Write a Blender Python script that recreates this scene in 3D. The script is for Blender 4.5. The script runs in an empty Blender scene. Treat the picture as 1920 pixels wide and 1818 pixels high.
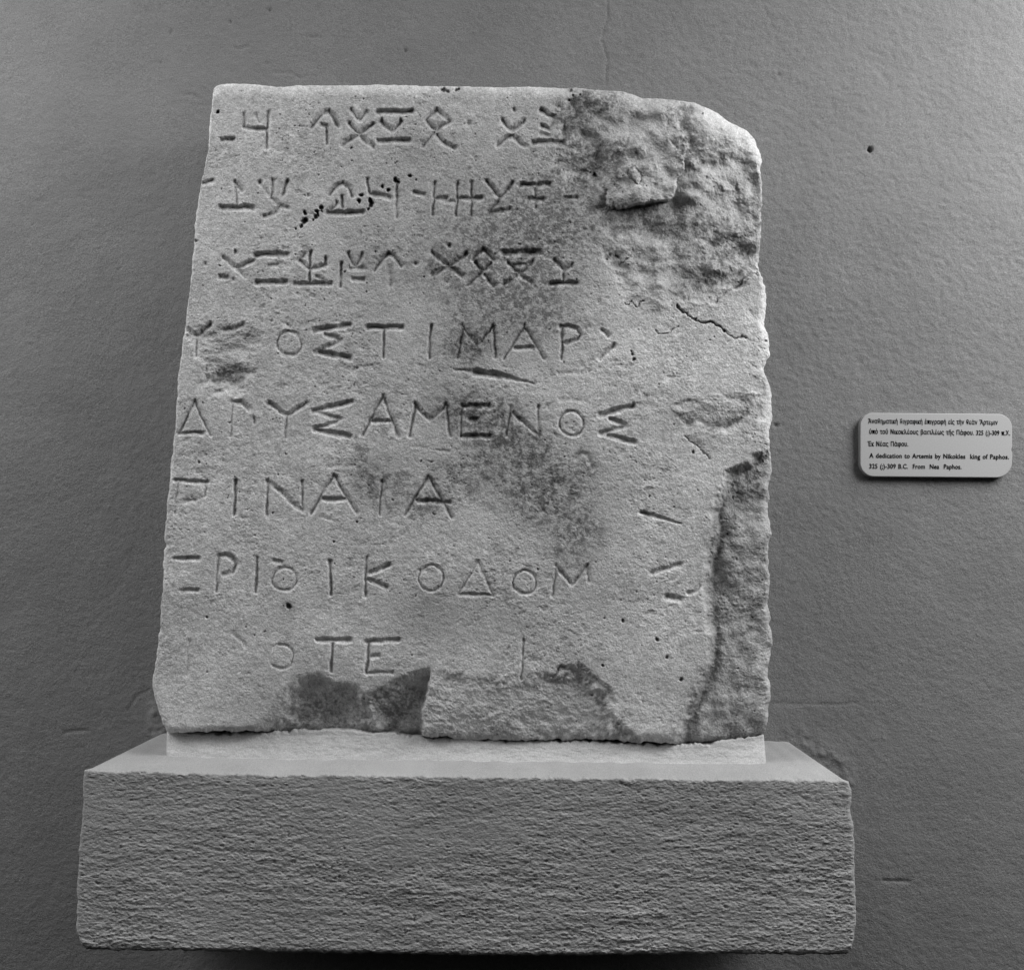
import bpy, math, random
import numpy as np
from mathutils import Matrix

sc = bpy.context.scene
# ------------------------------------------------------------------ camera
# World: X right, Y away from the camera (into the wall), Z up, metres.
PW, PH, F = 1920.0, 1818.0, 1800.0          # photograph size and focal length in its pixels
CAM = np.array([0.0, 0.0, 1.55])
def _n(v): v = np.array(v, float); return v / np.linalg.norm(v)
AY = _n((973 - PW / 2, 1045 - PH / 2, F))   # world Y seen in camera axes (x right, y down, z forward)
AX = np.array([1.0, 0.0128, 0.0]); AX = _n(AX - AY * AX.dot(AY))
AZ = np.cross(AX, AY)
if AZ[1] > 0: AZ = -AZ                      # world up is minus y in the picture
Rm = np.array([AX, AY, AZ])                 # rows: world axes in camera axes
cam_d = bpy.data.cameras.new('camera'); cam = bpy.data.objects.new('camera', cam_d)
sc.collection.objects.link(cam)
right, down, fwd = Rm[:, 0], Rm[:, 1], Rm[:, 2]
cam.matrix_world = Matrix(((right[0], -down[0], -fwd[0], CAM[0]), (right[1], -down[1], -fwd[1], CAM[1]),
                           (right[2], -down[2], -fwd[2], CAM[2]), (0, 0, 0, 1)))
cam_d.sensor_fit = 'HORIZONTAL'; cam_d.sensor_width = 36.0; cam_d.lens = 36.0 * F / PW
cam_d.clip_start = 0.01; cam_d.clip_end = 200
sc.camera = cam
sc.render.resolution_x, sc.render.resolution_y = 1024, 969

def unproj(px, py, Y):
    """the world point at depth Y that a photograph pixel looks at (used once, to measure the real outline)"""
    px, py, Y = np.broadcast_arrays(np.asarray(px, float), np.asarray(py, float), np.asarray(Y, float))
    d = np.stack([px - PW / 2, py - PH / 2, np.full(px.shape, F)], -1)
    w = d @ Rm.T
    return CAM + w * (Y / w[..., 1])[..., None]

Y_FRONT, Y_STELE, Y_BED, Y_WALL = 1.0, 1.072, 1.080, 1.21

# ------------------------------------------------------------------ world, lamps, exposure
w = bpy.data.worlds.new('World'); sc.world = w; w.use_nodes = True
def build_world(strength, power, side, bias, front):
    # soft daylight from above only: radiance rises with elevation, more from the two sides than straight ahead
    nt = w.node_tree; bg = nt.nodes['Background']
    g = nt.nodes.new('ShaderNodeTexCoord'); sp = nt.nodes.new('ShaderNodeSeparateXYZ'); nt.links.new(g.outputs['Generated'], sp.inputs[0])
    def m(op, a, b=None):
        n = nt.nodes.new('ShaderNodeMath'); n.operation = op
        for i, v in enumerate((a, b)):
            if v is None: continue
            if isinstance(v, (int, float)): n.inputs[i].default_value = v
            else: nt.links.new(v, n.inputs[i])
        return n.outputs[0]
    x, y, z = sp.outputs
    up = m('POWER', m('MAXIMUM', z, 0.0), power)
    lat = m('ADD', m('ADD', m('MULTIPLY', m('MULTIPLY', x, x), side), m('MULTIPLY', x, bias)), front)
    nt.links.new(m('MULTIPLY', m('MULTIPLY', up, m('MAXIMUM', lat, 0.0)), strength), bg.inputs['Strength'])
    bg.inputs['Color'].default_value = (1, 1, 1, 1)
build_world(3.85, 3, 5.5, 0.0, 0.03)
def area(name, loc, target, sx, sy, power):
    l = bpy.data.lights.new(name, 'AREA'); l.shape = 'RECTANGLE'; l.size = sx; l.size_y = sy; l.energy = power
    o = bpy.data.objects.new(name, l); sc.collection.objects.link(o)
    o.location = loc
    d = Matrix.Identity(4)
    from mathutils import Vector
    o.rotation_euler = (Vector(target) - Vector(loc)).to_track_quat('-Z', 'Y').to_euler()
    return o
area('lamp_right', (1.15, 0.70, 2.35), (0.4, 1.2, 1.5), 0.6, 0.6, 16.5)
area('lamp_left', (-1.15, 0.70, 2.35), (-0.4, 1.2, 1.5), 0.6, 0.6, 7.6)
vs = sc.view_settings
vs.view_transform = 'Standard'; vs.look = 'None'; vs.exposure = 0.0; vs.gamma = 1.0; vs.use_curve_mapping = False

# ------------------------------------------------------------------ helpers
RNG = np.random.default_rng(7)
def field(h, wd, lo, hi, beta=1.5, ax=1.0, ay=1.0, seed=0):
    """random surface with wavelengths lo..hi pixels; ax < 1 stretches it along x; unit spread"""
    r = np.random.default_rng(seed)
    H = 1 << int(math.ceil(math.log2(h))); W = 1 << int(math.ceil(math.log2(wd)))
    f = np.fft.rfft2(r.standard_normal((H, W)))
    ky = np.fft.fftfreq(H)[:, None] / ay; kx = np.fft.rfftfreq(W)[None, :] / ax
    k = np.sqrt(kx * kx + ky * ky) + 1e-9
    a = k ** (-beta) * np.exp(-(k * lo) ** 2 * 0.5) * (1 - np.exp(-(k * hi) ** 2))
    a[0, 0] = 0
    o = np.fft.irfft2(f * a, s=(H, W))[:h, :wd]
    return (o - o.mean()) / o.std()
def sstep(a, b, x):
    t = np.clip((x - a) / (b - a), 0, 1); return t * t * (3 - 2 * t)
def seg_dist(X, Y, x1, y1, x2, y2):
    dx, dy = x2 - x1, y2 - y1
    t = np.clip(((X - x1) * dx + (Y - y1) * dy) / (dx * dx + dy * dy + 1e-9), 0, 1)
    return np.hypot(X - x1 - t * dx, Y - y1 - t * dy), t
def poly_sd(X, Y, pts):
    """signed distance, positive inside"""
    best = np.full(X.shape, 1e9); ins = np.zeros(X.shape, bool)
    for (x1, y1), (x2, y2) in zip(pts, pts[1:] + pts[:1]):
        best = np.minimum(best, seg_dist(X, Y, x1, y1, x2, y2)[0])
        if y1 != y2:
            c = ((y1 > Y) != (y2 > Y)) & (X < (x2 - x1) * (Y - y1) / (y2 - y1) + x1)
            ins ^= c
    return np.where(ins, best, -best)
def line_d(X, Y, pts):
    best = np.full(X.shape, 1e9)
    for (x1, y1), (x2, y2) in zip(pts, pts[1:]):
        best = np.minimum(best, seg_dist(X, Y, x1, y1, x2, y2)[0])
    return best
def bilin(A, x, y):
    x = np.clip(x, 0, A.shape[1] - 1.001); y = np.clip(y, 0, A.shape[0] - 1.001)
    i = x.astype(int); j = y.astype(int); fx = x - i; fy = y - j
    return (A[j, i] * (1 - fx) + A[j, i + 1] * fx) * (1 - fy) + (A[j + 1, i] * (1 - fx) + A[j + 1, i + 1] * fx) * fy
def resample(pts, n):
    p = np.array(pts, float); d = np.r_[0, np.cumsum(np.hypot(*np.diff(p, axis=0).T))]
    s = np.linspace(0, d[-1], n)
    q = np.stack([np.interp(s, d, p[:, 0]), np.interp(s, d, p[:, 1])], -1)
    k = max(1, int(n / d[-1] * 5)); ker = np.hanning(2 * k + 3)[1:-1]; ker /= ker.sum()
    pad = np.concatenate([2 * q[:1] - q[k:0:-1], q, 2 * q[-1:] - q[-2:-k - 2:-1]])
    r = np.stack([np.convolve(pad[:, c], ker, 'valid') for c in (0, 1)], -1)
    r[0], r[-1] = q[0], q[-1]
    return r
def coons(top, bot, left, right, nx, ny):
    """grid of picture points bounded by four curves; top/bot run left to right, left/right run downward"""
    T, B, L, R = resample(top, nx), resample(bot, nx), resample(left, ny), resample(right, ny)
    L[0], L[-1], R[0], R[-1] = T[0], B[0], T[-1], B[-1]
    u = np.linspace(0, 1, nx)[None, :, None]; v = np.linspace(0, 1, ny)[:, None, None]
    return ((1 - v) * T[None] + v * B[None] + (1 - u) * L[:, None] + u * R[:, None]
            - ((1 - u) * (1 - v) * T[0] + u * (1 - v) * T[-1] + (1 - u) * v * B[0] + u * v * B[-1]))
def mesh_object(name, V, quads, mat, origin=None, smooth=True, attr=None, tris=None):
    me = bpy.data.meshes.new(name)
    if origin is None: origin = np.array([V[:, 0].mean(), V[:, 1].mean(), V[:, 2].min()])
    V = np.ascontiguousarray(V - origin, dtype=np.float32); quads = np.ascontiguousarray(quads, dtype=np.int32)
    n = len(quads)
    me.vertices.add(len(V)); me.vertices.foreach_set('co', V.ravel())
    me.loops.add(n * 4); me.loops.foreach_set('vertex_index', quads.ravel())
    me.polygons.add(n); me.polygons.foreach_set('loop_start', np.arange(0, n * 4, 4, dtype=np.int32))
    me.polygons.foreach_set('loop_total', np.full(n, 4, np.int32))
    me.polygons.foreach_set('use_smooth', np.full(n, smooth))
    me.update(calc_edges=True); me.validate()
    if attr is not None:
        a = me.attributes.new('tone', 'FLOAT', 'POINT'); a.data.foreach_set('value', np.ascontiguousarray(attr, dtype=np.float32))
    me.materials.append(mat)
    o = bpy.data.objects.new(name, me); o.location = origin
    sc.collection.objects.link(o)
    return o
def grid_quads(ny, nx, off=0):
    i = np.arange(ny * nx).reshape(ny, nx) + off
    return np.stack([i[:-1, :-1], i[1:, :-1], i[1:, 1:], i[:-1, 1:]], -1).reshape(-1, 4)
def slab(name, grid, depth, y0, y_back, mat, tone=None, rings=14, relax=0.02, tone_side=0.8, side_amp=0.0002, side_seed=1):
    """a solid: front relief (depth in metres behind y0, one value per grid point), sides carried straight back, closed behind"""
    ny, nx = grid.shape[:2]
    P = unproj(grid[..., 0], grid[..., 1], y0 + depth)
    V = P.reshape(-1, 3); q = [grid_quads(ny, nx)]
    idx = np.arange(ny * nx).reshape(ny, nx)
    loop = np.concatenate([idx[0, :], idx[1:, -1], idx[-1, -2::-1], idx[-2:0:-1, 0]])
    Lp = V[loop]; m = len(loop)
    k = 15; ker = np.hanning(2 * k + 3)[1:-1]; ker /= ker.sum()
    sm = np.stack([np.convolve(np.r_[Lp[-k:, c], Lp[:, c], Lp[:k, c]], ker, 'valid') for c in range(3)], -1)
    prev = loop; allV = [V]; base = len(V)
    tan = np.roll(sm, -8, 0) - np.roll(sm, 8, 0); out = np.stack([-tan[:, 2], 0 * tan[:, 0], tan[:, 0]], -1); out /= np.linalg.norm(out, axis=1)[:, None] + 1e-9
    if ((sm - sm.mean(0)) * out).sum() < 0: out = -out
    nz = field(rings + 1, m, 2.0, 40, 1.3, 0.3, 1.0, seed=side_seed)     # chipped, uneven sides
    tt = [] if tone is None else [tone.ravel()]
    for r in range(1, rings + 1):
        f = (r / rings) ** 1.8
        yy = Lp[:, 1] * (1 - f) + y_back * f
        g = np.clip((yy - Lp[:, 1]) / relax, 0, 1)[:, None]
        Q = Lp * (1 - g) + sm * g; Q[:, 1] = yy; Q = Q + out * (nz[r] * side_amp * g[:, 0])[:, None]
        allV.append(Q); cur = np.arange(base, base + m); base += m
        q.append(np.stack([prev, np.roll(prev, -1), np.roll(cur, -1), cur], -1)); prev = cur
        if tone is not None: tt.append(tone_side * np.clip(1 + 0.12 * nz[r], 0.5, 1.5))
    # back: rows of quads between the mirrored halves of the loop
    c = allV[-1].mean(0); c[1] = y_back
    allV.append(c[None]); ci = base
    if m % 2 == 0:
        a = prev[0::2]; b = np.roll(prev, -1)[0::2]; d = np.roll(prev, -2)[0::2]
        q.append(np.stack([a, b, d, np.full(len(a), ci)], -1))
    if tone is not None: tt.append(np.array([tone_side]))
    return mesh_object(name, np.concatenate(allV), np.concatenate(q), mat, attr=None if tone is None else np.concatenate(tt))
def edge_d(grid):
    """distance of each grid point to the four borders, in picture pixels: top, bottom, left, right"""
    ny, nx = grid.shape[:2]
    dv = np.r_[np.zeros((1, nx)), np.cumsum(np.hypot(*np.moveaxis(np.diff(grid, axis=0), -1, 0)), 0)]
    dh = np.c_[np.zeros((ny, 1)), np.cumsum(np.hypot(*np.moveaxis(np.diff(grid, axis=1), -1, 0)), 1)]
    return dv, dv[-1:] - dv, dh, dh[:, -1:] - dh
def roundoff(d, r):
    t = np.clip(1 - d / r, 0, 1); return r * (1 - np.sqrt(np.clip(1 - t * t, 0, 1)))

# ------------------------------------------------------------------ materials
def material(name, rough=0.9):
    m = bpy.data.materials.new(name); m.use_nodes = True
    nt = m.node_tree; b = nt.nodes['Principled BSDF']; b.inputs['Roughness'].default_value = rough
    b.inputs['Specular IOR Level'].default_value = 0.15
    return m, nt, b
def N(nt, kind, **kw):
    n = nt.nodes.new(kind)
    for k, v in kw.items(): setattr(n, k, v)
    return n
def noise(nt, vec, scale, detail=4.0, rough=0.55):
    n = N(nt, 'ShaderNodeTexNoise'); n.inputs['Scale'].default_value = scale
    n.inputs['Detail'].default_value = detail; n.inputs['Roughness'].default_value = rough
    nt.links.new(vec, n.inputs['Vector']); return n.outputs['Fac']
def rng(nt, v, a, b, c, d):
    n = N(nt, 'ShaderNodeMapRange'); nt.links.new(v, n.inputs['Value'])
    for i, x in zip(('From Min', 'From Max', 'To Min', 'To Max'), (a, b, c, d)): n.inputs[i].default_value = x
    return n.outputs['Result']
def mul(nt, a, b):
    n = N(nt, 'ShaderNodeMath', operation='MULTIPLY'); nt.links.new(a, n.inputs[0])
    if isinstance(b, (int, float)): n.inputs[1].default_value = b
    else: nt.links.new(b, n.inputs[1])
    return n.outputs[0]
def add(nt, a, b):
    n = N(nt, 'ShaderNodeMath', operation='ADD'); nt.links.new(a, n.inputs[0]); nt.links.new(b, n.inputs[1]); return n.outputs[0]
def grey(nt, v, b):
    c = N(nt, 'ShaderNodeCombineColor')
    for i in range(3): nt.links.new(v, c.inputs[i])
    nt.links.new(c.outputs[0], b.inputs['Base Color'])
def coords(nt, scale=(1, 1, 1)):
    t = N(nt, 'ShaderNodeTexCoord'); mp = N(nt, 'ShaderNodeMapping'); mp.inputs['Scale'].default_value = scale
    nt.links.new(t.outputs['Object'], mp.inputs['Vector']); return mp.outputs['Vector']
def bump(nt, h, b, dist, strength=1.0):
    n = N(nt, 'ShaderNodeBump'); n.inputs['Distance'].default_value = dist; n.inputs['Strength'].default_value = strength
    nt.links.new(h, n.inputs['Height']); nt.links.new(n.outputs['Normal'], b.inputs['Normal'])

def make_marble():
    m, nt, b = material('weathered_marble', 0.85)
    v = coords(nt)
    at = N(nt, 'ShaderNodeAttribute', attribute_name='tone').outputs['Fac']
    t = mul(nt, at, rng(nt, noise(nt, v, 800, 2), 0.3, 0.7, 0.74, 1.25))
    t = mul(nt, t, rng(nt, noise(nt, v, 60, 6, 0.65), 0.3, 0.7, 0.88, 1.1))
    grey(nt, mul(nt, t, 0.51), b)
    bump(nt, add(nt, noise(nt, v, 500, 3), mul(nt, noise(nt, v, 150, 4), 2.0)), b, 0.0009, 0.8)
    return m
def make_plaster(name, base, sx=1.0, lo=0.8, hi=1.18, bscale=260, bdist=0.0012, coarse=0.92):
    m, nt, b = material(name, 0.95)
    v = coords(nt, (sx, 1, 1)); v2 = coords(nt)
    t = mul(nt, rng(nt, noise(nt, v2, 900, 2), 0.3, 0.7, lo, hi), rng(nt, noise(nt, v2, 9, 6, 0.6), 0.3, 0.7, coarse, 2 - coarse))
    grey(nt, mul(nt, t, base), b)
    bump(nt, add(nt, noise(nt, v, bscale, 4), mul(nt, noise(nt, v, bscale * 2.6, 2), 0.5)), b, bdist, 0.9)
    return m
def plain(name, g, rough=0.6):
    m, nt, b = material(name, rough); v = coords(nt)
    grey(nt, mul(nt, rng(nt, noise(nt, v, 700, 2), 0.3, 0.7, 0.93, 1.06), g), b)
    return m
M_WALL = make_plaster('painted_wall_plaster', 0.210, 0.9, 0.70, 1.29, 360, 0.0009)
M_PLINTH = make_plaster('brushed_plinth_plaster', 0.31, 0.5, 0.76, 1.24, 330, 0.0010, 0.88)
M_BED = make_plaster('smooth_cement', 0.43, 0.5, 0.78, 1.22, 200, 0.0008, 0.86)
M_MARBLE = make_marble()
M_LABEL = plain('white_label_board', 0.42, 0.5)
M_INK = plain('black_lettering', 0.015, 0.5)

# ------------------------------------------------------------------ wall
gx = np.r_[-9000, -5000, -2500, -1200, -500, np.arange(-150, 2070.1, 3), 2400, 3100, 4400, 7000, 11000]
gy = np.r_[-8000, -4500, -2200, -1000, -400, np.arange(-120, 1940.1, 3), 2300, 3000, 4300, 7000]
GX, GY = np.meshgrid(gx, gy)
hh, ww = 1200, 1300
A = (field(hh, ww, 12, 90, 1.6, seed=3) * 0.22 + field(hh, ww, 80, 500, 2.0, seed=4) * 1.2 + field(hh, ww, 3, 12, 1.2, 0.8, 1.2, seed=5) * 0.16)
patch = sstep(900, 1500, np.arange(ww) * 2.0)[None, :] * sstep(1500, 500, np.arange(hh) * 2.0)[:, None]
A = A + field(hh, ww, 3, 14, 1.2, 0.85, 1.1, seed=6) * 0.20 * (0.45 + patch)
D = -bilin(A, (GX + 160) / 2, (GY + 130) / 2)
inside = (GX >= -150) & (GX <= 2070) & (GY >= -120) & (GY <= 1940); D = np.where(inside, D, 0) * sstep(-140, -30, GX) * sstep(2060, 1950, GX) * sstep(-110, -20, GY) * sstep(1930, 1830, GY)
D += 16 * sstep(6, 3, np.hypot(GX - 1632, GY - 280))                                   # an old nail hole
for x, y, r, d in ((760, 95, 5, 3), (505, 18, 5, 3), (432, 41, 4, 3), (540, 322, 4, 3), (320, 60, 5, 2), (1460, 140, 5, 2), (1455, 797, 5, 4), (500, 118, 5, 2), (300, 118, 4, 2)):
    D += d * sstep(r, r * 0.4, np.hypot(GX - x, GY - y))
for pts, ww_, d in (([(1137, -40), (1140, 30), (1128, 75), (1139, 110), (1136, 160)], 3, 2.2),
                    ([(437, 88), (447, 91), (460, 88), (466, 86)], 3, 2.2), ([(510, 136), (545, 136), (565, 147)], 3, 1.6),
                    ([(575, 68), (600, 69)], 3, 2), ([(120, 1373), (145, 1369), (165, 1369)], 4, 2), ([(240, 1330), (255, 1305), (280, 1292)], 4, 1.6),
                    ([(1655, 1650), (1705, 1652)], 4, 2.5), ([(1440, 1318), (1580, 1320), (1610, 1316)], 3, 1.3), ([(340, 178), (365, 176), (372, 186)], 3, 1.2)):
    D += d * sstep(ww_, 0, line_d(GX, GY, pts))
pm = sstep(-22, 18, poly_sd(GX, GY, [(1478, 1366), (1505, 1372), (1560, 1400), (1600, 1440), (1600, 1475), (1540, 1440), (1490, 1395)]))
D += pm * (bilin(field(hh, ww, 5, 25, 1.3, seed=9), (GX + 160) / 2, (GY + 130) / 2) * 0.8 - 1.5)   # mortar smeared above the shelf
pm2 = sstep(-14, 10, poly_sd(GX, GY, [(283, 1320), (300, 1330), (312, 1372), (300, 1400), (280, 1372), (284, 1345)]))
D += pm2 * (bilin(field(hh, ww, 4, 18, 1.3, seed=10), (GX + 160) / 2, (GY + 130) / 2) * 1.0 - 4.0)
P = unproj(GX, GY, Y_WALL)
P[..., 1] += D * (Y_WALL / F)
wall = mesh_object('wall', P.reshape(-1, 3), grid_quads(*GX.shape), M_WALL, origin=np.array([0, Y_WALL, 0.0]))
wall['kind'] = 'structure'

# ------------------------------------------------------------------ plinth: a rough-cast shelf built out from the wall
top = [(160, 1443), (300, 1446), (500, 1451), (700, 1452), (900, 1455), (1100, 1457), (1300, 1460), (1500, 1461), (1578, 1461), (1592, 1465)]
bot = [(152, 1769), (162, 1777), (185, 1780), (300, 1781), (500, 1783), (650, 1786), (900, 1790), (1050, 1790), (1200, 1788), (1400, 1787), (1540, 1788), (1588, 1787), (1598, 1780)]
lef = [(160, 1443), (156, 1470), (152, 1540), (148, 1620), (144, 1700), (143, 1748), (152, 1769)]
rig = [(1592, 1465), (1597, 1485), (1600, 1560), (1603, 1640), (1605, 1700), (1602, 1760), (1598, 1780)]
G = coons(top, bot, lef, rig, 1080, 260)
ny, nx = G.shape[:2]
h, wd = 700, 1600
A = (field(h, wd, 3.0, 22, 1.2, 0.42, 1.0, seed=21) * 0.42 + field(h, wd, 6, 60, 1.6, 0.22, 1.0, seed=22) * 0.42
     + field(h, wd, 60, 400, 2.0, 0.6, seed=23) * 0.9 + field(h, wd, 2, 7, 1.0, 0.7, seed=24) * 0.22)
blob = field(h, wd, 4, 14, 1.2, 0.55, seed=25); A += 0.6 * np.clip(blob - 0.9, 0, None)
A -= 1.7 * np.clip(-field(h, wd, 3, 14, 1.1, 0.45, seed=26) - 1.0, 0, None)
xs, ys = G[..., 0] - 140 + 30, G[..., 1] - 1430 + 60
calm = (0.55 + 0.45 * sstep(1450, 1700, G[..., 1])) * np.clip(1.0 + 0.18 * bilin(field(h, wd, 40, 260, 1.7, 0.6, seed=29), xs, ys), 0.3, 1.7)
dep = -bilin(A, xs, ys) * calm
dt, db, dl, dr = edge_d(G)
edge = roundoff(dt, 5) + roundoff(db, 9) + roundoff(dl, 7) + roundoff(dr, 8)
dmin = np.minimum(np.minimum(dt, db), np.minimum(dl, dr))
ew = sstep(18, 0, dmin)
jx = bilin(field(h, wd, 3, 160, 1.5, seed=27), xs, ys); jy = bilin(field(h, wd, 4, 30, 1.2, 0.5, seed=28), xs, ys)
G[..., 0] += jx * ew * 1.1 * sstep(60, 5, np.minimum(dl, dr)); G[..., 1] += jy * ew * 1.0 * sstep(60, 5, np.minimum(dt, db))
plinth = slab('plinth', G, (dep + edge + 2) * (Y_FRONT / F), Y_FRONT - 2 * Y_FRONT / F, Y_WALL + 0.01, M_PLINTH, rings=40, relax=0.012, side_amp=0.0, side_seed=2)
plinth['label'] = 'rough plastered shelf plinth projecting from the wall under the inscribed stone'
plinth['category'] = 'plinth'

# cement bed on the shelf that the stone is set in
top = [(313, 1362), (330, 1372), (400, 1375), (480, 1373), (545, 1369), (600, 1366), (650, 1368), (700, 1373), (800, 1380), (950, 1387), (1050, 1388), (1150, 1391), (1240, 1396), (1330, 1395), (1345, 1388), (1400, 1381), (1432, 1376)]
bot = [(311, 1432), (500, 1436), (800, 1440), (1100, 1443), (1300, 1444), (1438, 1445)]
G = coons(top, bot, [top[0], (312, 1400), bot[0]], [top[-1], (1435, 1410), bot[-1]], 760, 64)
dt, db, dl, dr = edge_d(G)
A = field(200, 1400, 5, 50, 1.5, 0.5, seed=31) * 0.5 + field(200, 1400, 60, 400, 2, seed=32) * 1.2 + field(200, 1400, 2, 6, 1, 0.6, seed=33) * 0.12
dep = -bilin(A, G[..., 0] - 290, G[..., 1] - 1330) * sstep(0, 30, db)
dep += 24 * np.clip(db / 60, 0, 1) + roundoff(dt, 5) + roundoff(dl, 5) + roundoff(dr, 5) - 16 * np.clip(1 - db / 16, 0, 1) ** 2 - 11
G[..., 1] += bilin(field(200, 1400, 5, 60, 1.3, seed=34), G[..., 0] - 290, G[..., 1] - 1330) * sstep(12, 0, dt) * 1.6
bed = slab('mortar_bed', G, dep * (Y_BED / F), Y_BED, Y_WALL + 0.005, M_BED, relax=0.02)
bed['label'] = 'smooth pale cement bed under the stone'
def parent(c, p):
    bpy.context.view_layer.update(); c.parent = p; c.matrix_parent_inverse = p.matrix_world.inverted()
parent(bed, plinth)

# ------------------------------------------------------------------ the inscribed stone
OX, OY, RW, RH = 250, 120, 1240, 1300
YY, XX = np.mgrid[0:RH, 0:RW].astype(float); XX += OX; YY += OY
def fld(lo, hi, beta=1.5, ax=1.0, ay=1.0, seed=0): return field(RH, RW, lo, hi, beta, ax, ay, seed)
wx = fld(3, 30, 1.3, seed=41) * 0.9; wy = fld(3, 30, 1.3, seed=42) * 0.9
bx_ = fld(6, 70, 1.6, seed=43) * 4.0; by_ = fld(6, 70, 1.6, seed=44) * 4.0
wx2 = fld(12, 60, 1.4, seed=46) * 0.7; wy2 = fld(12, 60, 1.4, seed=47) * 0.7
WX, WY = XX + wx * 0.35 + wx2, YY + wy * 0.35 + wy2            # slightly broken coordinates for tool marks
BX, BY = XX + bx_ + wx, YY + by_ + wy  # more broken ones for fractures
Hd = np.zeros((RH, RW))              # depth below the dressed face, picture pixels
tone = np.ones((RH, RW)); rough = np.zeros((RH, RW))

def gauss(cx, cy, rx, ry, X=BX, Y=BY): return np.exp(-((X - cx) / rx) ** 2 - ((Y - cy) / ry) ** 2)

# --- broken areas
A_poly = [(1085, 120), (1040, 200), (1020, 290), (1060, 380), (1110, 430), (1135, 520), (1190, 580), (1290, 594), (1350, 562), (1440, 500), (1500, 470), (1500, 120)]
sA = poly_sd(BX, BY, A_poly); mA = sstep(-6, 34, sA)
rough += mA * 0.58
Hd += mA * 4 + 26 * mA * sstep(1180, 1450, BX) ** 2 + 10 * mA * sstep(300, 150, BY) * sstep(1100, 1300, BX)
fac = fld(45, 190, 1.9, seed=48); fac2 = fld(20, 80, 1.7, 0.8, 1.0, seed=49)
Hd += mA * (4.2 * fac + 2.2 * fac2)
Hd -= 5 * np.exp(-(line_d(BX, BY, [(1262, 190), (1265, 240), (1290, 300), (1330, 345), (1400, 390)]) / 14) ** 2) * mA
Hd += 7 * np.exp(-(line_d(BX, BY, [(1282, 190), (1284, 240), (1312, 300)]) / 16) ** 2) * mA
Hd += 5 * sstep(0, 5, sA) * sstep(1270, 1300, BX) * sstep(60, 20, sA)
flake = [(1108, 300), (1113, 345), (1138, 356), (1139, 385), (1155, 394), (1183, 390), (1218, 379), (1252, 379), (1268, 363), (1272, 335), (1285, 318), (1283, 296), (1258, 265), (1258, 225), (1190, 215), (1120, 250)]
FX, FY = XX + wx * 0.8 + bx_ * 0.25, YY + wy * 0.8 + by_ * 0.25
sF = poly_sd(FX, FY, flake)
lift = sstep(225, 375, FY) * sstep(1105, 1190, FX) * 0.65 + 0.35 * sstep(225, 375, FY)
lift = lift * sstep(1122, 1150, FX)
Hd -= 20 * lift * sstep(0, 4, sF)
Hd += 5 * sstep(-30, 0, sF) * (sF < 0) * sstep(350, 385, FY) * sstep(1128, 1170, FX)
chip = [(1178, 320), (1190, 313), (1202, 325), (1204, 338), (1195, 346), (1184, 335)]
sC = poly_sd(FX, FY, chip); Hd -= 2.2 * sstep(0, 3, sC); Hd += 2.5 * np.exp(-(sC / 2.0) ** 2)

B_poly = [(1360, 880), (1345, 915), (1332, 955), (1333, 990), (1322, 1050), (1318, 1090), (1322, 1150), (1327, 1210), (1322, 1245), (1300, 1290), (1285, 1330), (1266, 1392), (1262, 1440), (1500, 1440), (1500, 820), (1440, 835), (1400, 862)]
sB = poly_sd(XX + bx_ * .4 + wx * .4, YY + by_ * .4 + wy * .4, B_poly)
Hd += 25 * sstep(-3, 20, sB) + 5 * np.exp(-((sB - 12) / 11) ** 2) * (sB > -6) * sstep(900, 960, BY)
rough += sstep(0, 20, sB) * 0.6
Hd += 2.6 * fld(25, 120, 1.8, 1.0, 0.8, seed=50) * sstep(5, 30, sB)
tone *= 1 - 0.34 * np.exp(-((sB - 13) / 13) ** 2) * sstep(890, 960, BY)  # shade beside the step, painted in as a darker band
sBt = sstep(860, 960, BY)
C_poly = [(455, 1440), (478, 1365), (505, 1335), (530, 1300), (560, 1270), (600, 1262), (625, 1280), (665, 1284), (682, 1300), (702, 1298), (740, 1272), (790, 1256), (830, 1250), (840, 1440)]
sCp = poly_sd(XX + bx_ * .35 + wx * .2, YY + by_ * .35 + wy * .2, C_poly)
blk = sstep(0, 6, poly_sd(FX, FY, [(400, 1200), (812, 1200), (809, 1262), (803, 1300), (795, 1340), (797, 1440), (400, 1440)]))
Hd += blk * (9 * sstep(-3, 13, sCp) * sstep(520, 660, BX) + 32 * sstep(-8, 58, sCp) + 4 * fac2 * sstep(0, 30, sCp) - 15 * np.exp(-(line_d(BX, BY, [(676, 1285), (690, 1330), (715, 1380)]) / 15) ** 2) * sstep(0, 14, sCp))
rough += blk * sstep(0, 20, sCp) * 0.7
D_poly = [(805, 1256), (860, 1264), (960, 1272), (1040, 1258), (1085, 1240), (1110, 1272), (1142, 1300), (1150, 1340), (1168, 1362), (1195, 1400), (1195, 1440), (780, 1440), (790, 1340)]
sD = poly_sd(BX, BY, D_poly); mD = sstep(-8, 26, sD)
Hd += (5.5 + 7 * sstep(960, 1080, BX)) * mD * sstep(795, 850, BX) + 8 * mD * sstep(1320, 1390, BY); rough += mD * 1.1
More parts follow.
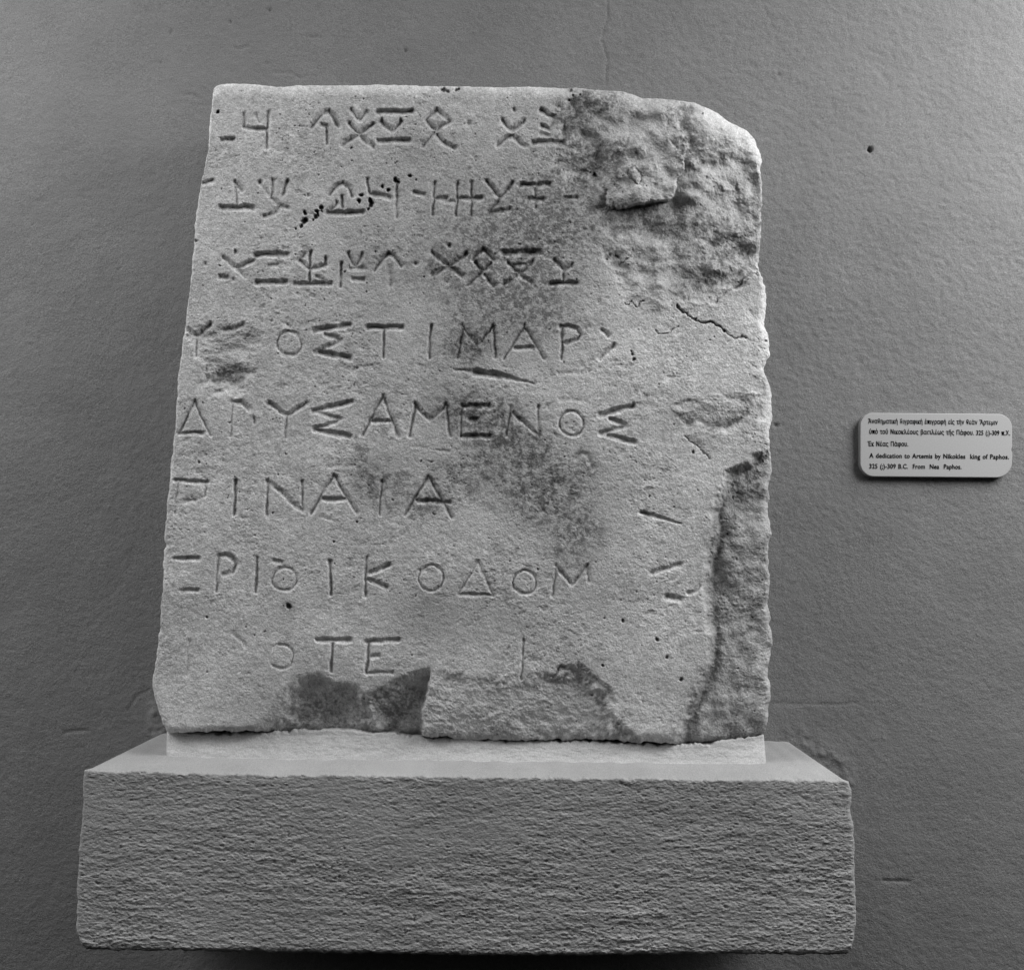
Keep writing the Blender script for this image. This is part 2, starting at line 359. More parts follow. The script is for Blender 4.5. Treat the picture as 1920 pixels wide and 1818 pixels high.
for pts, hw, d in (([(1085, 1242), (1105, 1265), (1140, 1290), (1150, 1312)], 8, 3), ([(1122, 1315), (1150, 1345), (1168, 1370), (1195, 1388)], 10, 5),
                   ([(1036, 1268), (1050, 1252), (1062, 1250)], 4, 4), ([(1042, 1272), (1062, 1262)], 3, 2),
                   ([(1270, 572), (1297, 598), (1315, 605), (1338, 607), (1358, 622)], 3.5, 9), ([(1358, 622), (1378, 634), (1400, 632)], 2.4, 4),
                   ([(1230, 618), (1250, 624), (1272, 612)], 2.2, 3), ([(1155, 478), (1168, 490), (1178, 484)], 2.2, 4),
                   ([(1172, 568), (1178, 572), (1186, 566), (1196, 576), (1208, 566)], 2.0, 4),
                   ([(1286, 820), (1312, 838), (1330, 862)], 2.5, 3), ([(1400, 520), (1370, 545), (1345, 562)], 3, 4)):
    dd = line_d(XX + wx + bx_ * 0.4, YY + wy + by_ * 0.4, pts)
    Hd += d * np.clip(1 - dd / hw, 0, 1); tone *= 1 - 0.35 * sstep(hw, hw * 0.3, dd)
F_poly = [(350, 622), (400, 612), (455, 606), (490, 622), (480, 680), (472, 720), (440, 748), (400, 738), (380, 705), (385, 690), (358, 662)]
sFp = poly_sd(BX, BY, F_poly); mF = sstep(-4, 14, sFp); Hd += 3 * mF; rough += 0.8 * mF
Hd += 9 * gauss(412, 708, 26, 17) + 5 * gauss(455, 708, 20, 14)
def Z(o, pts): return [(o[0] + x / o[2], o[1] + y / o[2]) for x, y in pts]
ZR = (1230, 700, 6.06)
sG = poly_sd(FX, FY, Z(ZR, [(95, 375), (200, 460), (350, 630), (470, 560), (560, 620), (780, 650), (900, 600), (1050, 490), (1090, 330), (1250, 210), (800, 180), (400, 270)]))
mG = sstep(-1, 6, sG); gl = sstep(735, 800, FY)
Hd += 3.5 * mG * gl; rough += 0.9 * mG
tone *= 1 - 0.30 * mG * sstep(24, 2, sG) * gl * np.clip(1 + by_ / 6, 0.2, 1.8)
sH = poly_sd(FX, FY, Z(ZR, [(340, 700), (500, 820), (600, 960), (760, 1180), (1060, 940), (1230, 830), (1330, 700), (1330, 500), (1050, 490), (900, 600), (780, 650), (560, 620), (470, 560)]))
Hd -= 3 * sstep(-2, 10, sH) * sstep(870, 790, FY)
Hd += 14 * sstep(1385, 1450, BX) * sstep(560, 620, BY) * sstep(860, 760, BY) * 0.6

# --- carved strokes
Z1, Z2, Z3, Z4, Z5, Z6, Z8 = (340, 140, 3.4286), (880, 140, 3.2), (310, 540, 3.3684), (820, 560, 2.909), (270, 980, 3.1475), (780, 980, 2.743), (820, 440, 4.8)
ero = np.clip(0.95 + 0.16 * fld(14, 90, 1.5, seed=45), 0.4, 1.3)
cut = np.zeros((RH, RW))
def stroke(o, pts, hw=5.6, d=5.2, hw2=None):
    """a V-cut line; hw = half width in picture pixels, tapering to hw2 at its end"""
    p = Z(o, pts); n = len(p) - 1; hw2 = hw if hw2 is None else hw2; M = max(hw, hw2) + 4
    x0 = int(max(0, min(q[0] for q in p) - OX - M)); x1 = int(min(RW, max(q[0] for q in p) - OX + M + 1))
    y0 = int(max(0, min(q[1] for q in p) - OY - M)); y1 = int(min(RH, max(q[1] for q in p) - OY + M + 1))
    X, Y = WX[y0:y1, x0:x1], WY[y0:y1, x0:x1]
    for i in range(n):
        dd, t = seg_dist(X, Y, *p[i], *p[i + 1])
        tt = (i + t) / n; ww_ = hw + (hw2 - hw) * tt
        q_ = np.clip(1 - dd / ww_, 0, 1); g = (0.65 * q_ + 0.35 * q_ * q_ * (3 - 2 * q_)) * d * ww_ / max(hw, hw2)
        cut[y0:y1, x0:x1] = np.maximum(cut[y0:y1, x0:x1], g)
def S(o, *pp, k=1.0, w=1.0):
    for pts in pp: stroke(o, pts, 6.9 * w, 6.8 * min(k, 1.25))
def faint(o, *pp, k=1.0):
    for pts in pp: stroke(o, pts, 6.2, 3.9 * k)
def dot(o, x, y, r=5.5, d=5): stroke(o, [(x, y), (x + 2, y + 1)], r, d)
def serif(o, x, y): dot(o, x, y, 5.5, 5)
def ring(o, cx, cy, rx, ry, a0=0, a1=360, hw=6.2, d=4.6):
    stroke(o, [(cx + rx * math.cos(math.radians(a)), cy + ry * math.sin(math.radians(a))) for a in np.linspace(a0, a1, 25)], hw, d)
# line 1
faint(Z1, [(255, 420), (335, 418)], k=2); faint(Z1, [(405, 250), (405, 340)], [(400, 340), (550, 352)], k=1.6); faint(Z1, [(557, 240), (550, 470)], [(480, 260), (500, 300)], k=1.2)
S(Z1, [(835, 340), (880, 280), (920, 245), (950, 240), (980, 270), (1010, 325)]); faint(Z1, [(905, 325), (945, 335)], [(938, 330), (938, 435)], k=1.5)
S(Z1, [(1095, 228), (1135, 280)], [(1190, 240), (1150, 290)], k=.8); S(Z1, [(1080, 315), (1150, 390), (1235, 465)], [(1035, 447), (1130, 390), (1235, 320)])
dot(Z1, 1095, 232); dot(Z1, 1195, 240)
S(Z1, [(1262, 242), (1480, 238)], k=1.25); S(Z1, [(1285, 297), (1355, 360), (1412, 300)]); S(Z1, [(1265, 430), (1465, 427)], k=1.25)
S(Z1, [(1645, 228), (1575, 290), (1635, 360), (1725, 297), (1645, 228)]); S(Z1, [(1630, 375), (1555, 452)], [(1650, 390), (1700, 450), (1760, 472)])
dot(Z1, 1850, 320, 8, 4)
dot(Z2, 270, 210, 6.5, 6); S(Z2, [(200, 275), (258, 335), (325, 280)]); S(Z2, [(250, 368), (165, 420)], [(265, 368), (330, 428)])
S(Z2, [(430, 215), (505, 258)], [(435, 308), (475, 332)], [(378, 408), (560, 405)], k=1.2, w=1.1); S(Z2, [(430, 355), (470, 370)], [(505, 258), (478, 330)], k=.6)
# line 2
S(Z1, [(140, 700), (200, 687)]); S(Z1, [(255, 858), (460, 857)], k=1.2, w=1.1); S(Z1, [(348, 690), (392, 742)], k=.8); faint(Z1, [(352, 700), (358, 850)])
dot(Z1, 505, 690, 8, 7); dot(Z1, 600, 680, 5, 4); S(Z1, [(505, 690), (560, 765)], k=.5); S(Z1, [(682, 688), (650, 770)], [(585, 790), (640, 842), (590, 900), (525, 915)], k=.9)
faint(Z1, [(590, 680), (585, 790)], [(650, 845), (690, 862)], k=1.2); dot(Z1, 815, 775, 7, 5)
S(Z1, [(955, 768), (1000, 715), (1040, 695), (1080, 717), (1105, 778)]); S(Z1, [(1035, 790), (1040, 850)], [(1000, 825), (960, 872)], k=.8); S(Z1, [(940, 890), (1165, 886)], k=1.25, w=1.1)
S(Z1, [(1195, 680), (1212, 765), (1345, 792)], k=.9); faint(Z1, [(1388, 690), (1382, 910)], [(1560, 770), (1500, 760)], k=1.4); dot(Z1, 1200, 682)
serif(Z1, 1628, 690); faint(Z1, [(1630, 695), (1622, 900)], k=1.6); S(Z1, [(1640, 800), (1705, 798)])
for x in (1775, 1868): serif(Z1, x, 692); faint(Z1, [(x, 700), (x - 4, 905)], k=1.6)
S(Z1, [(1790, 797), (1925, 795)]); faint(Z1, [(1700, 816), (1790, 815)]); dot(Z1, 1862, 845)
dot(Z2, 5, 650); S(Z2, [(0, 740), (60, 740)]); dot(Z2, 12, 800)
S(Z2, [(105, 640), (180, 740)], [(262, 642), (182, 742), (105, 838)], [(112, 833), (240, 806)])
S(Z2, [(310, 662), (480, 660)], k=1.25, w=1.1); S(Z2, [(350, 748), (445, 747)], [(568, 748), (640, 745)], k=.8); dot(Z2, 400, 800, 6, 4); faint(Z2, [(395, 670), (395, 745)])
# line 3
dot(Z1, 155, 1215, 6, 4); dot(Z1, 350, 1140, 6, 5); S(Z1, [(275, 1180), (350, 1242), (412, 1300)], [(465, 1190), (360, 1242)], k=.85); S(Z1, [(250, 1297), (292, 1300)], k=.8); dot(Z1, 337, 1320, 6, 4)
S(Z1, [(480, 1157), (685, 1156)], [(485, 1337), (670, 1334)], k=1.25, w=1.1); S(Z1, [(560, 1232), (610, 1225)], k=.4)
serif(Z1, 832, 1140); faint(Z1, [(832, 1140), (822, 1340)], k=1.7); S(Z1, [(755, 1195), (825, 1252), (930, 1220), (928, 1180)], k=.9); S(Z1, [(725, 1347), (960, 1340)], k=1.2); faint(Z1, [(870, 1300), (930, 1330)], [(755, 1195), (800, 1150)])
faint(Z1, [(1030, 1210), (1025, 1360)], k=1.7); S(Z1, [(1075, 1150), (1112, 1235)], [(1160, 1155), (1120, 1235)], [(1088, 1247), (1170, 1246)], [(1105, 1316), (1172, 1315)], k=.85)
S(Z1, [(1245, 1262), (1290, 1180), (1330, 1150), (1370, 1165), (1415, 1228)]); S(Z1, [(1335, 1240), (1345, 1350)], k=.6, w=1.2); dot(Z1, 1508, 1215, 7, 5)
dot(Z1, 1720, 1102, 7, 6); S(Z1, [(1620, 1145), (1720, 1227), (1812, 1296)], [(1830, 1150), (1720, 1227), (1612, 1282)], k=1.1); dot(Z1, 1700, 1330, 9, 3)
S(Z8, [(410, 130), (310, 218)], [(415, 130), (515, 228)], [(345, 250), (410, 325), (480, 258)], k=1.1); S(Z8, [(400, 330), (275, 448)], [(425, 360), (510, 455)], k=1.1)
S(Z8, [(590, 167), (920, 162)], k=1.5, w=1.3); S(Z8, [(645, 262), (740, 355), (850, 445)], [(865, 238), (740, 350), (600, 442)], k=1.15); stroke(Z8, [(680, 280), (820, 270)], 6, 4)
S(Z8, [(1050, 222), (1130, 300)], k=1.1); faint(Z8, [(1210, 270), (1140, 330)], [(1140, 320), (1140, 430)], k=1.3); S(Z8, [(1015, 440), (1260, 440)], k=1.3)
# line 4
S(Z3, [(130, 250), (195, 300)], [(285, 230), (200, 297)]); faint(Z3, [(200, 300), (195, 430)]); S(Z3, [(380, 267), (440, 262), (490, 232)], k=.8); dot(Z3, 485, 238, 6, 5)
ring(Z3, 783, 350, 77, 76, hw=5.2, d=4.8); S(Z3, [(755, 222), (790, 245)], k=.3)
S(Z3, [(935, 270), (1165, 233)], [(970, 405), (1165, 440)], k=1.25, w=1.1); S(Z3, [(1010, 292), (1107, 330), (955, 405)], k=.75)
S(Z3, [(1280, 246), (1495, 250)], k=1.25, w=1.1); faint(Z3, [(1380, 262), (1380, 432)], k=1.7); serif(Z3, 1680, 240); faint(Z3, [(1680, 240), (1668, 440)], k=1.6)
S(Z8, [(220, 820), (360, 990), (500, 825)], k=.85, w=.85); faint(Z8, [(230, 850), (185, 1110)], [(510, 840), (522, 1100)], k=1.3)
S(Z8, [(735, 895), (600, 1115)], [(790, 845), (968, 1118)], [(700, 1022), (865, 1020)], k=.85, w=.85); faint(Z8, [(790, 815), (740, 895)], k=1.3)
S(Z8, [(1110, 832), (1180, 825), (1260, 850), (1292, 900), (1250, 945), (1150, 980)], k=.9, w=.9); faint(Z8, [(1125, 850), (1118, 1110)], k=1.7)
S(Z8, [(1480, 862), (1540, 912)], k=.8); S(Z8, [(1592, 1000), (1460, 1107)], k=.9)
# the gash
stroke(Z8, [(150, 1215), (330, 1232)], 3, 5, 8); stroke(Z8, [(330, 1235), (560, 1268)], 9, 11); stroke(Z8, [(560, 1268), (880, 1345)], 9, 10, 2)
# line 5
S(Z3, [(185, 715), (85, 920)], [(190, 720), (285, 925)], [(85, 918), (240, 916)], k=.75, w=.8); S(Z3, [(420, 716), (480, 720), (532, 766)], k=.8); faint(Z3, [(425, 720), (420, 930)], [(560, 820), (565, 850)], k=.9)
S(Z3, [(655, 725), (768, 803), (895, 725)], k=.9); faint(Z3, [(768, 803), (757, 942)], k=1.4)
S(Z3, [(935, 775), (1175, 722)], [(945, 895), (1168, 937)], k=1.2); S(Z3, [(940, 780), (1107, 831), (935, 892)], k=.8, w=.9)
S(Z3, [(1375, 680), (1245, 925)], [(1380, 690), (1475, 932)], [(1310, 841), (1415, 840)], k=.9, w=.9)
faint(Z3, [(1580, 735), (1545, 932)], [(1780, 740), (1800, 930)], k=1.5); S(Z3, [(1575, 725), (1667, 832), (1772, 735)], k=.9, w=.9)
S(Z4, [(140, 586), (280, 585)], [(175, 663), (215, 660)], [(145, 751), (288, 752)]); faint(Z4, [(132, 585), (130, 750)], k=1.4)
S(Z4, [(410, 618), (552, 746)], k=.85, w=.85); faint(Z4, [(400, 590), (380, 740)], [(552, 590), (555, 740)], k=1.3); serif(Z4, 550, 595)
ring(Z4, 733, 680, 68, 66, hw=5, d=4.6)
S(Z4, [(885, 637), (1065, 582)], [(930, 745), (1072, 784)], k=1.2, w=1.05); S(Z4, [(945, 655), (1022, 692), (890, 738)], k=.85)
faint(Z4, [(670, 550), (815, 556)], [(655, 405), (820, 402)], [(1570, 1000), (1600, 1010)], k=.28)
# line 6
S(Z3, [(65, 1215), (265, 1226)], k=.9, w=.9); faint(Z3, [(80, 1230), (70, 1420)], [(260, 1235), (255, 1310)], [(110, 1350), (190, 1345)], k=.9)
serif(Z3, 445, 1215); faint(Z3, [(445, 1215), (437, 1430)], k=1.6); faint(Z3, [(655, 1225), (640, 1432)], k=1.5)
S(Z3, [(650, 1220), (770, 1320), (862, 1402)], k=.95); faint(Z3, [(860, 1222), (870, 1400)]); serif(Z3, 860, 1222)
S(Z3, [(1060, 1180), (920, 1422)], [(1065, 1185), (1212, 1418)], [(1000, 1331), (1135, 1333)], k=.95, w=.9)
serif(Z3, 1370, 1225); stroke(Z3, [(1370, 1220), (1355, 1432)], 4.6, 3.8)
S(Z3, [(1660, 1190), (1508, 1432)], [(1665, 1195), (1812, 1442)], [(1590, 1345), (1800, 1347)], k=.9, w=.9)
S(Z4, [(750, 870), (780, 838), (820, 850), (848, 925)], k=.5, w=1.1)
stroke(Z4, [(1115, 1165), (1220, 1195)], 6, 8); stroke(Z4, [(1220, 1195), (1330, 1228)], 6, 7, 2.5)
faint(Z3, [(1040, 1128), (1180, 1125)], [(990, 1440), (1080, 1475)], [(1570, 1000), (1650, 1010)], [(1165, 500), (1300, 495)], k=.28); S(Z3, [(1710, 1025), (1790, 1035)], k=.22, w=.6)
# line 7
faint(Z5, [(175, 215), (325, 212)], [(225, 400), (315, 398)], k=1.2); faint(Z5, [(178, 215), (172, 400)], k=.5)
faint(Z5, [(437, 200), (430, 402)], [(440, 195), (480, 185), (522, 205), (545, 242), (522, 290), (470, 306)], k=1.3)
serif(Z5, 672, 212); faint(Z5, [(672, 210), (660, 407)], k=1.6); ring(Z5, 830, 330, 70, 70, hw=4.4, d=3.8); faint(Z5, [(770, 222), (815, 236)], k=1.2)
serif(Z5, 1100, 232); faint(Z5, [(1100, 230), (1105, 422)], k=1.9); serif(Z5, 1312, 213); faint(Z5, [(1312, 212), (1308, 432)], k=1.5); S(Z5, [(1330, 296), (1445, 250)], [(1325, 335), (1437, 381)], k=.85)
ring(Z5, 1695, 326, 76, 76, hw=4.6, d=4)
S(Z6, [(318, 200), (215, 362)], [(320, 205), (402, 372)], [(222, 367), (397, 371)], k=.6, w=.8); ring(Z6, 560, 304, 60, 60, hw=4.6, d=4)
S(Z6, [(720, 220), (800, 316), (882, 220)], k=.75, w=.85); faint(Z6, [(722, 240), (700, 372)], [(882, 225), (890, 300)])
S(Z6, [(1215, 258), (1357, 214)], k=.8); stroke(Z6, [(1285, 378), (1360, 396)], 8, 6); stroke(Z6, [(1400, 362), (1440, 350), (1460, 320)], 6, 4)
# line 8
ring(Z5, 812, 788, 72, 74, -100, 130, 4.2, 3.2); ring(Z5, 812, 788, 72, 74, 130, 260, 4, 1.3)
S(Z5, [(1020, 692), (1220, 692)], k=1.1); faint(Z5, [(1115, 712), (1105, 872)], k=1.9)
S(Z5, [(1315, 698), (1500, 692)], k=1.1); faint(Z5, [(1325, 702), (1315, 882)], k=1.8); S(Z5, [(1335, 787), (1385, 783)], k=.6); S(Z5, [(1320, 885), (1470, 886)], k=.7, w=.8)
serif(Z6, 553, 605); stroke(Z6, [(553, 600), (545, 800)], 5.0, 3.8); faint(Z5, [(270, 700), (250, 900)], [(520, 650), (585, 700), (600, 730)], k=.5)
Hd += cut * ero
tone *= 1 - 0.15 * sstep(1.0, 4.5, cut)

# --- pores, with a darker tone inside
pr = random.Random(5)
def pore(x, y, r, d=5, k=0.75):
    x0, x1 = int(max(0, x - OX - 4 * r)), int(min(RW, x - OX + 4 * r)); y0, y1 = int(max(0, y - OY - 4 * r)), int(min(RH, y - OY + 4 * r))
    if x1 <= x0 or y1 <= y0: return
    dd = np.hypot(WX[y0:y1, x0:x1] + bx_[y0:y1, x0:x1] * .3 - x, WY[y0:y1, x0:x1] + by_[y0:y1, x0:x1] * .3 - y); s = sstep(r, r * .45, dd)
    Hd[y0:y1, x0:x1] += d * s; tone[y0:y1, x0:x1] *= 1 - k * s
for x, y, r in Z(Z1, []) or [(1375, 680, 5), (1395, 695, 3), (1335, 745, 4), (1465, 650, 4), (1500, 680, 2), (1155, 775, 4.5), (1140, 820, 3.5), (1210, 810, 5.5), (1210, 840, 5.5), (1200, 870, 4), (1225, 825, 4),
               (800, 895, 5), (785, 945, 5.5), (775, 975, 4.5), (800, 935, 4), (875, 885, 4.5), (862, 918, 4), (905, 855, 4.5), (880, 905, 3.5), (735, 995, 2.5), (845, 935, 2.5), (905, 880, 3), (1690, 98, 4.5), (1710, 104, 3), (1770, 98, 3), (1785, 90, 3), (1672, 96, 2.5), (1300, 720, 4), (95, 1068, 3.5), (110, 775, 4), (170, 320, 4), (235, 245, 4)]:
    pore(Z1[0] + x / Z1[2], Z1[1] + y / Z1[2], r * 1.2, 6, .85)
for x, y, r in [(1072, 172, 4), (1077, 180, 2.5), (1068, 187, 2.5), (1087, 178, 2), (1317, 213, 3), (1184, 664, 3.5), (1187, 673, 3.5), (1183, 659, 2), (1438, 638, 3.5), (1169, 1163, 4.5), (1232, 1199, 4.5), (1249, 1230, 4.5), (1278, 1273, 4), (1116, 328, 6), (545, 1136, 7), (312, 1020, 5), (388, 1155, 2.5), (1130, 1246, 4), (1300, 848, 3), (672, 980, 3), (625, 1015, 2)]:
    pore(x, y, r, 5, .7)
for i in range(230):
    pore(pr.uniform(310, 1430), pr.uniform(170, 1380), pr.uniform(1.1, 2.6), pr.uniform(1.5, 4), pr.uniform(.2, .55))

# --- relief of the face
und = fld(70, 420, 2.0, seed=51) * 1.4
mid = fld(10, 60, 1.5, 0.85, 1.1, seed=52); fine = fld(2.6, 11, 1.1, seed=53); mid2 = fld(16, 90, 1.7, 0.8, 1.1, seed=54)
patchy = np.clip(0.55 + 0.45 * fld(40, 200, 1.8, seed=55), 0.15, 1.6)
rough = np.clip(rough, 0, 1.5)
Hd -= und + mid * (0.22 * patchy + 0.46 * rough) + fine * (0.09 * patchy + 0.04 + 0.22 * rough) + mid2 * rough * 1.0
wp = fld(9, 44, 1.35, 0.8, 1.1, seed=58); worn = np.clip(wp - 1.0, 0, 1.2); Hd += 0.75 * worn * np.clip(patchy, .3, 1.3); wtone = worn
pit = np.clip(fld(3, 14, 1.1, seed=56) - 1.7, 0, None); Hd += pit * 1.6 * patchy
ridge = np.abs(fld(14, 60, 1.5, 0.7, 1.2, seed=57)); Hd -= rough * np.clip(0.8 - ridge, 0, 1) * 0.7

# --- darker and lighter areas of the stone (grime, lichen, clean breaks, painted recess shade)
m1, m2, m3 = fld(30, 260, 1.7, seed=61), fld(6, 50, 1.3, seed=62), fld(2, 9, 1.0, seed=63)
st = np.zeros((RH, RW))
for cx, cy, rx, ry, a in ((700, 450, 90, 60, .10), (960, 390, 140, 110, .20), (900, 500, 150, 90, .22), (970, 590, 120, 70, .30), (870, 650, 45, 40, .30), (700, 560, 60, 120, .07), (1060, 400, 60, 120, .2), (790, 330, 120, 90, .08), (620, 620, 60, 60, .04),
                          (1120, 190, 60, 25, .28), (1060, 230, 30, 40, .2), (1145, 300, 55, 40, .28), (1290, 275, 26, 45, .42), (1265, 205, 28, 20, .26), (1345, 290, 30, 22, .22), (1200, 265, 60, 30, .1),
                          (1330, 420, 100, 50, .14), (1190, 410, 90, 26, .18), (1260, 490, 130, 50, .15), (1360, 480, 70, 40, .12), (1330, 535, 60, 26, .12),
                          (930, 880, 140, 55, .24), (1040, 930, 90, 70, .26), (1080, 1000, 60, 60, .22), (900, 780, 90, 35, .34), (980, 830, 60, 30, .2), (860, 750, 70, 25, .16), (1100, 870, 20, 30, .2), (700, 900, 40, 50, .2), (800, 940, 50, 30, .18),
                          (415, 708, 26, 17, .34), (455, 705, 20, 20, .2), (430, 640, 50, 25, .12), (590, 1330, 125, 62, .27), (745, 1315, 55, 55, .30), (545, 1135, 16, 12, .25),  # includes shade painted into the down-facing bottom recess
                          (790, 1160, 60, 60, .12), (960, 1330, 130, 40, .12), (1080, 1270, 60, 45, .16), (900, 1130, 120, 60, .08), (1120, 1130, 80, 60, .08),
                          (1385, 1150, 55, 260, .14), (1420, 880, 18, 45, .22), (1395, 915, 20, 30, .10), (1340, 1010, 12, 40, .15), (1395, 1365, 60, 20, .24), (1300, 1330, 16, 50, .22), (1430, 400, 14, 80, .2),  # includes shade painted along the step of the right strip
                          (1290, 785, 26, 12, .28), (1330, 800, 20, 10, .26), (1380, 790, 30, 12, .36), (1400, 765, 24, 20, .2), (520, 400, 60, 80, .04), (360, 430, 20, 60, .06)):
    st += a * gauss(cx, cy, rx, ry)
m4 = fld(2.6, 26, 1.05, 0.9, 1.1, seed=64)
st *= np.clip(1.0 + 0.20 * m2 + 0.15 * m1 + 0.60 * m4, 0.05, 2.3)
st += 0.09 * mA * np.clip(0.9 + 0.35 * m2 + 0.35 * m4, 0, 2) * sstep(1450, 1340, BX + 0.6 * (300 - BY)) 
st += 0.12 * sstep(0, 25, sB) * np.clip(1 + 0.4 * m2 + 0.3 * m4, 0, 2) + 0.06 * mD
tone *= 1 - np.clip(st * 1.45, 0, 0.72)
spk = np.zeros((RH, RW))          # speckled growth
for cx, cy, rx, ry, a in ((673, 850, 16, 60, 1), (720, 790, 40, 45, .7), (740, 920, 50, 45, 1), (690, 900, 40, 30, .9), (900, 770, 80, 40, 1), (950, 830, 90, 40, .9), (860, 900, 60, 40, .8), (990, 920, 90, 60, .7), (800, 960, 60, 25, .7), (1060, 1010, 70, 70, .5), (880, 650, 50, 40, .7), (1080, 200, 50, 40, .6), (820, 500, 60, 60, .4), (660, 510, 50, 50, .25), (1180, 320, 80, 60, .4)):
    spk = np.maximum(spk, a * gauss(cx, cy, rx, ry))
tone *= 1 - 0.52 * sstep(0.75, 1.8, m3 * 0.75 + m2 * 0.75 + spk * 1.45 - 0.15) * sstep(0.05, 0.4, spk)
tone *= np.clip(1 + 0.05 * m1 + 0.03 * m2 + 0.08 * m3 + 0.085 * m4, 0.6, 1.3)
lite = np.zeros((RH, RW))
for cx, cy, rx, ry, a in ((1250, 660, 140, 70, .16), (1400, 590, 60, 50, .18), (1130, 560, 60, 50, .14), (1390, 275, 50, 45, .18), (1350, 215, 40, 18, .16), (1390, 830, 50, 26, .22), (1310, 860, 60, 50, .1), (1230, 1180, 90, 90, .1), (1290, 1060, 40, 60, .12), (1210, 530, 40, 40, .08), (1130, 215, 40, 20, .1), (1130, 265, 20, 20, .08), (1190, 465, 40, 20, .14), (880, 1290, 60, 25, .06)):
    lite += a * gauss(cx, cy, rx, ry)
tone *= 1 + lite
tone *= 1 - 0.20 * np.clip(wtone, 0, 1) * np.clip(patchy, .3, 1.3)
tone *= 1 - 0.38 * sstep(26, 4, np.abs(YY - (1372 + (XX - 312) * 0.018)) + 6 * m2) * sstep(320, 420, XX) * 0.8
tone = np.clip(tone, 0.1, 1.4)

top = [(398, 176), (401, 166), (406, 161), (415, 158), (430, 157), (460, 158), (490, 160), (520, 164), (550, 162), (580, 160), (650, 160), (740, 160), (800, 161), (860, 163), (920, 164), (980, 163), (1040, 165), (1080, 166), (1140, 170), (1170, 173), (1187, 178), (1207, 185), (1250, 186), (1300, 192), (1325, 202), (1348, 214), (1366, 229), (1385, 238), (1402, 246), (1415, 262), (1423, 282)]
rig = [(1423, 282), (1426, 300), (1423, 318), (1428, 345), (1429, 372), (1427, 420), (1423, 470), (1420, 500), (1430, 522), (1435, 545), (1438, 580), (1435, 612), (1441, 640), (1443, 668), (1432, 690), (1440, 720), (1447, 742), (1445, 790), (1442, 820), (1447, 850), (1443, 900), (1440, 960), (1444, 1000), (1440, 1060), (1443, 1110), (1440, 1130), (1447, 1150), (1442, 1165), (1448, 1195), (1446, 1225), (1441, 1250), (1443, 1310), (1440, 1350), (1434, 1374)]
bot = [(312, 1369), (340, 1371), (400, 1371), (500, 1371), (560, 1370), (600, 1368), (650, 1370), (700, 1373), (800, 1380), (870, 1385), (950, 1386), (1050, 1386), (1150, 1388), (1240, 1392), (1330, 1392), (1370, 1388), (1410, 1384), (1434, 1374)]
lef = [(398, 176), (396, 210), (393, 255), (385, 310), (378, 335), (372, 370), (366, 420), (363, 470), (360, 500), (356, 550), (350, 590), (343, 640), (338, 680), (333, 730), (328, 790), (322, 860), (317, 920), (313, 970), (308, 1010), (312, 1022), (307, 1035), (304, 1120), (298, 1180), (292, 1240), (285, 1288), (290, 1315), (300, 1340), (312, 1369)]
G = coons(top, bot, lef, rig, 960, 1030)
dt, db, dl, dr = edge_d(G)
jag = lambda s, a, lo, hi: bilin(fld(lo, hi, 1.3, seed=s), G[..., 0] - OX, G[..., 1] - OY) * a
G[..., 0] += (jag(71, 2.0, 9, 140)) * (sstep(40, 0, dr) * 0.65 + sstep(20, 0, dl) * 0.45) + jag(73, 0.25, 4, 12) * (sstep(10, 0, dr) + sstep(8, 0, dl) * .6)
G[..., 1] += jag(72, 1.6, 7, 120) * (sstep(22, 0, dt) * 0.35 + sstep(22, 0, db) * 1.0)
gx_, gy_ = G[..., 0] - OX, G[..., 1] - OY
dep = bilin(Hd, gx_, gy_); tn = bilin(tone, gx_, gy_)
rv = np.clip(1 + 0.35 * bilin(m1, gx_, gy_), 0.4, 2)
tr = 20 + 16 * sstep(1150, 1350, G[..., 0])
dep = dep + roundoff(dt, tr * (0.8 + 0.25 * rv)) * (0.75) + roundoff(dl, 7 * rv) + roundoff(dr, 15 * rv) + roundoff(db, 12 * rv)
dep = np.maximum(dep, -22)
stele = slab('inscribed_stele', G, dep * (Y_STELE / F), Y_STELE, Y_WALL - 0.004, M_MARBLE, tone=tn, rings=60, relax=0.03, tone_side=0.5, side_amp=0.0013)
stele['label'] = 'weathered broken marble slab carved with eight lines of ancient lettering'
stele['category'] = 'stone slab'

# ------------------------------------------------------------------ the museum label
def label_outline():
    pts = []
    c = [(1613, 774, 24), (1898, 776, 26), (1898, 895, 30), (1613, 893, 26)]
    for (x, y, r), a0, sx, sy in zip(c, (180, 270, 0, 90), (1, -1, -1, 1), (1, 1, -1, -1)):
        for a in np.linspace(a0, a0 + 90, 12):
            pts.append((x + sx * r + r * math.cos(math.radians(a)), y + sy * r + r * math.sin(math.radians(a))))
        if (x, y) == (1898, 776): pts += [(1898, 838), (1896.2, 842), (1897, 846), (1898.5, 850)]
    return pts
TH = 0.0085
import bmesh
def board(name, pts, mat):
    bm = bmesh.new()
    P0 = unproj([p[0] for p in pts], [p[1] for p in pts], Y_WALL - TH)
    o = np.array([P0[:, 0].mean(), Y_WALL - TH / 2, P0[:, 2].min()])
    a = [bm.verts.new(p - o) for p in P0]; b = [bm.verts.new(p - o + np.array([0, TH + 0.001, 0])) for p in P0]
    f = bm.faces.new(a); bm.faces.new(b[::-1])
    for i in range(len(a)): bm.faces.new((a[i], b[i], b[(i + 1) % len(a)], a[(i + 1) % len(a)]))
    bmesh.ops.recalc_face_normals(bm, faces=bm.faces)
    bmesh.ops.bevel(bm, geom=[e for e in f.edges], offset=0.0007, segments=2, affect='EDGES', profile=0.5)
    me = bpy.data.meshes.new(name); bm.to_mesh(me); bm.free(); me.materials.append(mat)
    ob = bpy.data.objects.new(name, me); ob.location = o; sc.collection.objects.link(ob); return ob
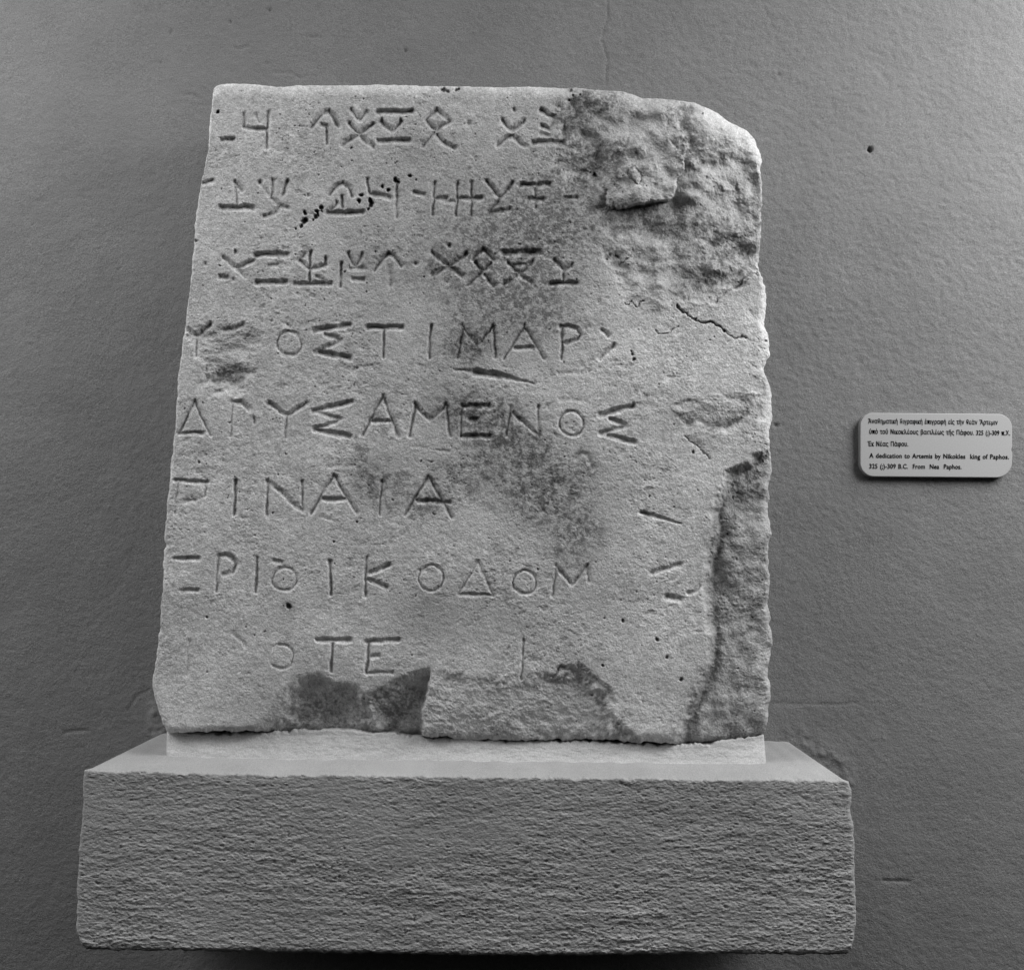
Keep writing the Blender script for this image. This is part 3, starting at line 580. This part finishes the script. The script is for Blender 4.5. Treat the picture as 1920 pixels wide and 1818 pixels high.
lab = board('museum_label', label_outline(), M_LABEL)
lab['label'] = 'small white rounded wall label with five lines of black Greek and English text'
lab['category'] = 'label'

def text_line(s, x0, x1, y0, y1, xh, parent_to):
    """letters of a height xh (picture pixels) whose baseline runs from (x0, y0) to (x1, y1)"""
    cu = bpy.data.curves.new('text_line', 'FONT'); cu.body = s; cu.size = 1.0; cu.offset = 0.0; cu.bevel_depth = 0.022; cu.bevel_resolution = 0; cu.space_character = 1.06; cu.space_word = 1.25; cu.resolution_u = 3
    t = bpy.data.objects.new('tmp_text', cu); sc.collection.objects.link(t)
    bpy.context.view_layer.update()
    me = bpy.data.meshes.new_from_object(t.evaluated_get(bpy.context.evaluated_depsgraph_get()))
    bpy.data.objects.remove(t); bpy.data.curves.remove(cu)
    n = len(me.vertices); co = np.zeros(n * 3); me.vertices.foreach_get('co', co); co = co.reshape(-1, 3)
    u = (co[:, 0] - co[:, 0].min()) / np.ptp(co[:, 0])
    px = x0 + (x1 - x0) * u; py = y0 + (y1 - y0) * u - co[:, 1] / 0.73 * xh
    P0 = unproj(px, py, Y_WALL - TH - 0.0003); o = P0.mean(0)
    me.vertices.foreach_set('co', (P0 - o).ravel()); me.update(); me.name = 'text_line'
    me.materials.clear(); me.materials.append(M_INK)
    ob = bpy.data.objects.new('text_line', me); ob.location = o; sc.collection.objects.link(ob); parent(ob, parent_to)
text_line('Ἀναθηματικὴ διγραφικὴ ἐπιγραφὴ εἰς τὴν θεὰν Ἄρτεμιν', 1628, 1871, 793.5, 796, 9.0, lab)
text_line('ὑπὸ τοῦ Νικοκλέους βασιλέως τῆς Πάφου. 325 (;)-309 π.Χ.', 1630, 1894, 813, 816, 9.0, lab)
text_line('Ἐκ Νέας Πάφου.', 1627, 1703, 836, 836.5, 9.0, lab)
text_line('A dedication to Artemis by Nikokles  king of Paphos.', 1630, 1892, 858, 860.5, 9.0, lab)
text_line('325 (;)-309 B.C.  From  Nea  Paphos.', 1630, 1803, 878, 879, 9.0, lab)
